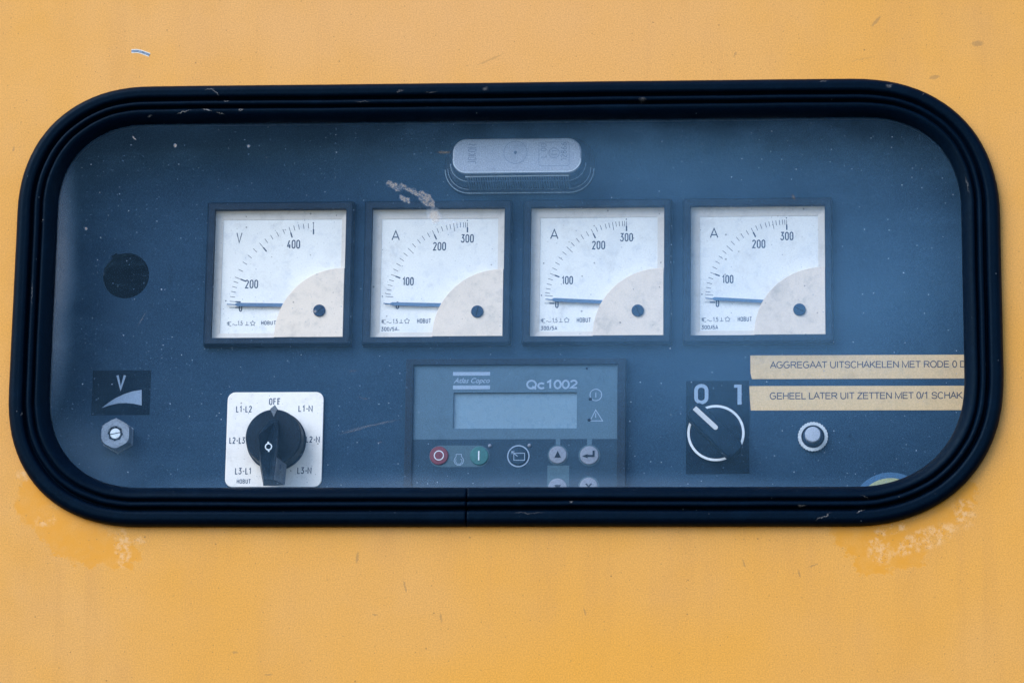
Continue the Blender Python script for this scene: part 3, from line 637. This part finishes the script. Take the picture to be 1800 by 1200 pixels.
# ---------------------------------------------------------------- voltage sticker and locknut, left
lab = T('voltage_sticker', 'dark sticker printed with a pale V over a rising wedge, above the hex nut', 'sticker', -253, PANEL, -91.4)
slab('backing', rect(-272.0, -234.2, -91.4, -62.1), PANEL - .12, PANEL, 'label', lab)
y = PANEL - .12
a, b = W(204, 683, y), W(222, 659.5, y); strokes('V', a[0], b[0], a[1], b[1], 1.5, y, 'print', lab, 'letter')
top = [W(*p, y) for p in ((179.3, 716.5), (190, 708), (203, 699.5), (218, 692.5), (233, 687.5), (249, 685))]
low = [W(*p, y) for p in ((249, 712.3), (236, 709.5), (222, 708), (208, 708.5), (193, 712), (179.3, 716.5))]
slab('wedge_mark', list(reversed(top[:-1] + [top[-1]] + low[:-1])), y - .08, y, 'print', lab)

nut = T('shaft_lock_nut', 'dull hexagonal lock nut round a bright slotted shaft, under the V sticker', 'nut', -250.6, PANEL, -116)
nx_, nz_ = W(202.5, 761.5, -5)
def hexl(r, y): return at_y(circ(nx_, nz_, r, 6, R(90)), y)
v, f = loft([hexl(10.9, PANEL), hexl(10.9, PANEL - 1.6)]); link('washer', v, f, 'zinc', nut)
def hexround(r, lim, y, n=72):
    out = []
    for k in range(n):
        a = 2 * math.pi * k / n; m = (a - R(90) + math.pi / 6) % (math.pi / 3) - math.pi / 6
        rad = r * math.cos(math.pi / 6) / math.cos(math.pi / 6 - abs(m)); out.append((nx_ + min(rad, lim) * math.cos(a), y, nz_ + min(rad, lim) * math.sin(a)))
    return out
v, f = loft([hexround(10.3, 99, PANEL - 1.6), hexround(10.3, 99, -4.0), hexround(10.3, 9.3, -5.0)], cap1=False)
k = len(v) - 72; v2 = at_y(circ(nx_, nz_, 4.9, 72), -5.0); v3 = at_y(circ(nx_, nz_, 4.9, 72), -2.0)
v = v + v2 + v3
for i in range(72):
    j = (i + 1) % 72; f.append((k + i, k + j, k + 72 + j, k + 72 + i)); f.append((k + 72 + i, k + 72 + j, k + 144 + j, k + 144 + i))
hexn = link('hex_nut', v, f, 'zinc', nut)
v, f = turned(nx_, nz_, [(4.9, -3.0), (4.9, -3.9)], 40); link('collar', v, f, 'knob', nut)
for k in range(8):
    a0 = k * 45 + 5; v, f = ribbon(arc(nx_, nz_, 4.55, 4.55, a0, a0 + 26, 5), .35, -4.4, -3.8); link('collet_jaw', v, f, 'zinc', nut)
v, f = turned(nx_, nz_, [(3.5, -3.5), (3.5, -4.6), (3.2, -5.0), (0, -5.1)], 36); sh = link('shaft', v, f, 'steel', nut)
v, f = ribbon([(nx_ - 3.4, nz_ - .7), (nx_ + 3.4, nz_ + .7)], .5, -5.16, -5.0); link('slot', v, f, 'knob', sh)

# ---------------------------------------------------------------- voltage selector switch
sel = T('selector_switch', 'black rotary selector on a white plate lettered OFF, its handle pointing down', 'switch', -153, PANEL, -138.6)
SY = 4.6
a, b = (-184.0, -77.2), (-122.4, -138.6)
pl = slab('switch_plate', rrect(a[0], b[0], b[1], a[1], 5, 6), SY, PANEL, 'plate', sel, bev=.3)
def SW(u, v, Y): return W(380 + u / 6, 670 + v / 6, Y)
def SL(text, u0, v0, u1, v1, w=.6):
    p, q = SW(u0, v1, SY), SW(u1, v0, SY); strokes(text, p[0], q[0], p[1], q[1], w, SY, 'ink', pl, 'position_mark')
for s_ in (('OFF', 557, 182, 682, 245), ('L1-L2', 208, 262, 380, 322), ('L1-N', 865, 257, 1015, 316), ('L2-L3', 137, 592, 306, 652), ('L2-N', 944, 583, 1090, 640), ('L3-L1', 197, 914, 372, 975), ('L3-N', 853, 908, 1003, 970)): SL(*s_)
SL('HOBUT', 216, 1032, 368, 1074, .42)
kx, kz = SW(612, 600, SY)
kx2, kz2 = SW(602, 582, -10)
v, f = turned(kx2, kz2, [(18.4, SY + .3), (18.2, -1), (17.8, -8.6), (17.2, -10), (0, -10.01)], 64)
link('knob', v, f, 'knob', sel)
v, f = turned(kx2, kz2, [(19.0, SY + .2), (19.0, 2.6), (18.2, 2.2)], 64); link('knob_skirt', v, f, 'bezel', sel)
B = [(575, 395), (648, 395), (660, 560), (655, 770), (742, 880), (722, 1092), (498, 1100), (455, 860), (440, 560)]
Fp = [(590, 400), (625, 400), (652, 560), (643, 785), (612, 1035), (560, 1037), (500, 1035), (470, 840), (450, 560)]
B2 = [(575, 395), (648, 395), (660, 560), (655, 770), (742, 880), (722, 1092), (620, 1100), (498, 1100), (455, 860), (440, 560)]
F2 = [(590, 400), (625, 400), (652, 560), (643, 785), (640, 800), (612, 1035), (560, 1037), (500, 1035), (470, 840), (450, 560)]
lv0 = [SW(*p, -3.5 if p[1] > 850 else -9) for p in B2]; lv1 = [SW(*p, -24) for p in F2]
V0 = [(p[0], (-3.5 if q[1] > 850 else -9), p[1]) for p, q in zip(lv0, B2)]; V1 = [(p[0], (-24 if q[1] > 450 else -15), p[1]) for p, q in zip(lv1, F2)]
rv = lambda l: list(reversed(l))
v, f = loft([rv(V0), rv(V1)]); lever = link('handle', v, f, 'knob', sel)
# grey flank of the handle, lit tone in its colour, with small mark
ins = lambda P, Q, t: tuple(P[i] + (Q[i] - P[i]) * t for i in range(3))
q = [V0[4], V0[5], V1[5], V1[4]]
nrm = (Vector(q[1]) - Vector(q[0])).cross(Vector(q[3]) - Vector(q[0])).normalized()
if nrm.x < 0: nrm = -nrm
q = [tuple(Vector(p) + nrm * .15) for p in q]
link('lit_flank', q + [tuple(Vector(p) - nrm * .4) for p in q], [(0, 1, 2, 3), (0, 4, 5, 1), (1, 5, 6, 2), (2, 6, 7, 3), (3, 7, 4, 0)], 'lever', lever)
mk = [ins(ins(q[0], q[3], .55), ins(q[1], q[2], .55), .2), ins(ins(q[0], q[3], .55), ins(q[1], q[2], .55), .42), ins(ins(q[0], q[3], .68), ins(q[1], q[2], .68), .42), ins(ins(q[0], q[3], .68), ins(q[1], q[2], .68), .2)]
link('flank_mark', [tuple(Vector(p) + nrm * .1) for p in mk], [(0, 1, 2, 3)], 'ink', lever)
tip = [SW(*p, -10.5) for p in ((568, 292), (620, 248), (648, 292), (606, 372))]
v, f = loft([[(p[0], -6, p[1]) for p in rv(tip)], [(p[0], -10.6, p[1]) for p in rv(tip)]]); link('pointer_tip', v, f, 'lever', sel)  # grey of the tip is its lit tone, put into the colour
sx, sz = SW(553, 690, -24)
v, f = ribbon(circ(sx, sz, 1.95, 24), .7, -24.7, -24, True); scr = link('handle_screw', v, f, 'steel', lever)
for s_ in (1, -1):
    v, f = ribbon([(sx - .25 * s_, sz + s_ * 2.2), (sx - .25 * s_, sz + s_ * 3.2)], 1.0, -24.6, -24); link('screw_lug', v, f, 'steel', lever)

# ---------------------------------------------------------------- engine controller
CY = 1.2; CF = 3.0
ctl = T('engine_controller', 'blue-grey electronic controller lettered Qc1002 with blank display and round keys', 'controller', 0, PANEL, -165)
slab('housing', [rect(-69.8, 69.8, -165, -56.8), rect(-64.9, 64.4, -160, -60.8)], CY, PANEL, 'bezel', ctl, bev=.4)
def cw(u, v, Y=CF): return W(700 + u / 4.39, 620 + v / 4.39, Y)
tx0, tz1 = -65.0, -60.7; zmid = cw(900, 665)[1]
s0, s1 = cw(422, 584), cw(1380, 303)
up = slab('upper_fascia', [rect(tx0, 64.5, zmid, tz1), rect(s0[0], s1[0], s0[1], s1[1])], CF, CF + 1.6, 'fascia', ctl)
slab('lower_fascia', rect(tx0, 64.5, -160.2, zmid), CF + .05, CF + 1.6, 'fascia2', ctl)
slab('display', rect(s0[0] - .3, s1[0] + .3, s0[1] - .3, s1[1] + .3), CF + 1.7, CF + 2.4, 'lcd', ctl, label='blank pale blue display')
for v0, v1 in ((147, 176), (251, 281)):
    p, q = cw(422, v1), cw(709, v0); slab('logo_bar', rect(p[0], q[0], p[1], q[1]), CF - .08, CF, 'print', up)
p, q = cw(428, 232), cw(708, 193); type_text('Atlas Copco', p[0], q[0], p[1], q[1], CF, 'print', up, 'maker_name', bold=.12, shear=.35)
p, q = cw(985, 279), cw(1386, 208); arial('Qc1002', 'Qc1002', p[0], q[0], p[1] + .4, q[1] - .4, 1.15, CF, 'print', up, 'model_name')
x, z = cw(1525, 324); v, f = ribbon(circ(x, z, 3.7, 30), .5, CF - .08, CF, True); link('power_symbol', v, f, 'print', up)
v, f = ribbon([(x, z - 1.6), (x, z + 1.6)], .5, CF - .08, CF); link('power_symbol', v, f, 'print', up)
tr = [cw(1480, 524), cw(1577, 524), cw(1524, 440)]
v, f = join([ribbon(tr, .5, CF - .08, CF, True), ribbon([cw(1524, 465), cw(1524, 500)], .5, CF - .08, CF)]); link('warning_symbol', v, f, 'print', up)
for u_, v_ in ((1483, 356), (1474, 516), (1455, 120)):
    x, z = cw(u_, v_); v, f = turned(x, z, [(1.1 if v_ > 200 else .7, CF), (.8 if v_ > 200 else .5, CF - .4), (0, CF - .45)], 16); link('signal_light', v, f, 'bezel', up)
# key surrounds
LY = CF + .05
p, q = cw(238, 880), cw(707, 713); r = (q[1] - p[1]) / 2 - .01
slab('key_surround', rrect(p[0], q[0], p[1], q[1], r, 12), LY - .1, LY, 'pill', ctl)
for u0, u1, v0, v1 in ((1147, 1319, 868, 1290), ):
    p, q = cw(u0, v1), cw(u1, v0); slab('key_surround', rect(p[0], q[0], p[1], q[1]), LY - .09, LY, 'pill', ctl)
for u0, u1 in ((1215, 1251), (1457, 1494)):
    p, q = cw(u0, 722), cw(u1, 664.5); slab('link_strip', rect(p[0], q[0], p[1], q[1]), LY - .09, LY, 'fascia', ctl)
def key(u, v_, r, m, label, ring=None, collar='pill'):
    x, z = cw(u, v_)
    if ring: vv, ff = ribbon(circ(x, z, ring, 40), .75, LY - .3, LY, True); link('key_ring', vv, ff, 'print' if ring > 6.6 else 'pill', ctl)
    vv, ff = turned(x, z, [(r, LY), (r, LY - .7), (r - .4, LY - 1.0), (0, LY - 1.2)], 40)
    return link('key', vv, ff, m, ctl, label=label), x, z, LY - 1.18
k_, x, z, y = key(315, 793, 5.9, 'red', 'red stop key with pale ring')
v, f = ribbon(circ(x, z, 2.9, 30), .55, y - .15, y + .3, True); link('key_symbol', v, f, 'white', k_)
k_, x, z, y = key(625, 795, 5.9, 'green', 'green start key with pale bar')
v, f = ribbon([(x - .2, z - 3), (x - .2, z + 3)], .75, y - .15, y + .3); link('key_symbol', v, f, 'white', k_)
k_, x, z, y = key(927, 796, 5.7, 'fascia2', 'dark key with rectangle and arrow', ring=6.7)
rc = [cw(893, 830), cw(976, 830), cw(976, 776), cw(893, 776)]
v, f = join([ribbon(rc, .42, y - .12, y + .4, True), ribbon([cw(922, 800), cw(880, 766)], .42, y - .14, y + .4), ribbon([cw(898, 764), cw(877, 763), cw(880, 782)], .42, y - .16, y + .4)]); link('key_symbol', v, f, 'print', k_)
k_, x, z, y = key(1232, 788, 5.6, 'greykey', 'grey key with up triangle', ring=6.1)
slab('key_symbol', [cw(1206, 810), cw(1256, 810), cw(1231, 757)], y - .12, y + .4, 'bezel', k_)
k_, x, z, y = key(1475, 791, 5.9, 'greykey', 'grey key with enter arrow', ring=6.5)
v, f = join([ribbon([cw(1508, 756), cw(1508, 797), cw(1450, 797)], 1.3, y - .12, y + .4), slab_data([[cw(1420, 799), cw(1462, 814), cw(1462, 782)]], y - .14, y + .4)]); link('key_symbol', v, f, 'bezel', k_)
k_, x, z, y = key(1230, 1040, 5.9, 'greykey', 'grey key half hidden by the window seal', ring=6.3)
slab('key_symbol', [cw(1206, 1020), cw(1231, 1075), cw(1256, 1020)], y - .12, y + .4, 'bezel', k_)
k_, x, z, y = key(1470, 1032, 5.7, 'greykey', 'grey key half hidden by the window seal', ring=6.3)
v, f = join([ribbon([cw(1448, 1010), cw(1492, 1058)], .9, y - .12, y + .4), ribbon([cw(1492, 1010), cw(1448, 1058)], .9, y - .14, y + .4)]); link('key_symbol', v, f, 'bezel', k_)
for u_, v_ in ((707, 716), (1012, 714)):
    x, z = cw(u_, v_); v, f = turned(x, z, [(1.2, LY), (1.1, LY - .6), (.6, LY - 1.0), (0, LY - 1.1)], 18); link('signal_light', v, f, 'greykey', ctl)
eng = [cw(*p) for p in ((447, 782), (488, 782), (488, 800), (500, 815), (505, 832), (497, 852), (480, 865), (456, 865), (438, 852), (431, 832), (436, 814), (447, 800))]
en2 = [cw(*p) for p in ((446, 815), (443, 838), (455, 855), (480, 856), (491, 840), (492, 824), (480, 818))]
v, f = join([ribbon(eng, .35, LY - .2, LY, True), ribbon(en2, .3, LY - .18, LY)]); link('engine_symbol', v, f, 'print', ctl)

# ---------------------------------------------------------------- 0 / 1 switch
sw = T('on_off_switch', 'dark rotary switch turned to 0 with pale indicator and white ring, on 0 1 plate', 'switch', 127.3, PANEL, -130.2)
PY_ = PANEL - .5
slab('switch_plate', rect(107.6, 147.2, -130.2, -70.8), PY_, PANEL, 'label', sw)
def zw(u, v_, Y=PY_): return W(1200 + u / 6.67, 660 + v_ / 6.67, Y)
p, q = zw(135 + 22, 335 - 22), zw(302 - 22, 97 + 22); zc = (p[0] + q[0]) / 2; hw_ = (q[0] - p[0]) / 2
v, f = ribbon(rrect(p[0], q[0], p[1], q[1], hw_ - .2, 8), 2.3, PY_ - .1, PY_, True); link('digit', v, f, 'print', sw)
dg = [zw(*p) for p in ((603, 105), (690, 105), (690, 338), (643, 338), (643, 140), (603, 140))]
slab('digit', list(reversed(dg)), PY_ - .1, PY_, 'print', sw)
ox, oz = zw(390, 675, 3)
v, f = turned(ox, oz, [(18.2, PY_ + .2), (18.2, 3.4), (17.6, 2.6), (16.2, 2.2), (0, 2.1)], 72); link('knob', v, f, 'label', sw)
v, f = ribbon(circ(ox, oz, 17.2, 96), 1.5, 2.0, 3.2, True); link('white_ring', v, f, 'white', sw)
d = Vector((-1, 1)).normalized(); nn = Vector((1, 1)).normalized()
bx_, bz_ = zw(372, 632, -8)
def pt(a, b): return (bx_ + d.x * a + nn.x * b, bz_ + d.y * a + nn.y * b)
def grip(l0, l1, w, y): return [(p[0], y, p[1]) for p in rv([pt(l0, -w + 2), pt(l0 - 1.2, -w + .6), pt(l0 - 3, -w), pt(-l1 + 3, -w), pt(-l1 + 1, -w + 1), pt(-l1, -w + 3), pt(-l1, w - 3), pt(-l1 + 1, w - 1), pt(-l1 + 3, w), pt(l0 - 3, w), pt(l0 - 1.2, w - .6), pt(l0, w - 2)])]
v, f = loft([grip(20, 20, 6.6, 3), grip(20, 20, 6.3, -7), grip(19.3, 19.3, 5.4, -8)])
n0 = (Vector(v[1]) - Vector(v[0])).cross(Vector(v[12]) - Vector(v[0]))
gp = link('grip', v, f, 'label', sw)
i0, i1 = zw(138, 378, -8), zw(385, 606, -8)
dd = Vector((i1[0] - i0[0], i1[1] - i0[1])).normalized(); w_ = 1.5; m_ = Vector((-dd.y, dd.x)) * w_
bar = [(i0[0] + m_.x, i0[1] + m_.y), (i0[0] - m_.x, i0[1] - m_.y)] + [(i1[0] + w_ * math.cos(a), i1[1] + w_ * math.sin(a)) for a in [math.atan2(-m_.y, -m_.x) + k * math.pi / 10 for k in range(11)]]
slab('indicator', bar, -8.3, -7.6, 'bar', gp)

# ---------------------------------------------------------------- push button
pb = T('push_button', 'small round pale push button in a knurled metal ring, right of the 0 1 switch', 'button', 187, PANEL, -117)
x, z = W(1429, 767, 4.5)
outer = []
N_ = 120
for k in range(N_):
    r = 9.25 + (.18 if k % 4 < 2 else -.12); a = 2 * math.pi * k / N_; outer.append((x + r * math.cos(a), z + r * math.sin(a)))
v, f = slab_data([outer, circ(x, z, 7.3, 60)], 4.2, PANEL, .0); link('knurled_ring', v, f, 'edge', pb)
v, f = turned(x, z, [(7.4, PANEL), (7.4, 5.4), (6, 5.0), (0, 5.0)], 48); link('cup', v, f, 'bezel', pb)
v, f = turned(x, z, [(6.2, 5.1), (6.0, 3.0), (5.5, 2.2), (0, 2.1)], 40); link('collar', v, f, 'screw', pb)
x, z = W(1428.8, 763, -2)
v, f = turned(x, z, [(4.9, 3), (4.9, -1.6), (4.4, -2.1), (0, -2.3)], 40); link('plunger', v, f, 'button', pb)

# ---------------------------------------------------------------- label tapes and round sticker
def tape(pl, label, text, ref, tx, ty):
    t = T('label_tape', label, 'tape', 150, PANEL, pl[3][1], 'cream label tapes beside the 0 1 switch')
    slab('tape_strip', list(reversed(pl)), PANEL - .35, PANEL, 'tape', t)
    y = PANEL - .35; p, q = W(tx[0], ty[1], y), W(tx[1], ty[0], y)
    arial(text, ref, p[0], q[0], p[1], q[1], .6, y, 'tapeink', t)
tape([(148.1, -54.4), (292, -54.6), (292, -69.9), (149.1, -69.7), (148.2, -66)], 'upper cream tape printed AGGREGAAT UITSCHAKELEN MET RODE', 'AGGREGAAT UITSCHAKELEN MET RODE 0 D', 'AGGREGAAT UITSCHAKELEN MET RODE 0', (1354, 1682.4), (634.1, 646.8))
tape([(147.4, -74.2), (292, -74.6), (292, -90.2), (148.3, -89.9), (147.7, -82)], 'lower cream tape printed GEHEEL LATER UIT ZETTEN', 'GEHEEL LATER UIT ZETTEN MET 0/1 SCHAK', 'GEHEEL LATER UIT ZETTEN MET 0/1', (1352.8, 1632.6), (689, 701.3))
sx, sz = W(1566, 898, PANEL)
stk = T('round_sticker', 'round blue-edged yellowish sticker cut off by the lower right corner of the seal', 'sticker', sx, PANEL, sz - 24.6)
slab('blue_ring', [circ(sx, sz, 24.6, 72), circ(sx, sz, 21.0, 72)], PANEL - .12, PANEL, 'stblue', stk)
slab('yellow_disc', circ(sx, sz, 21.0, 72), PANEL - .11, PANEL, 'styellow', stk)
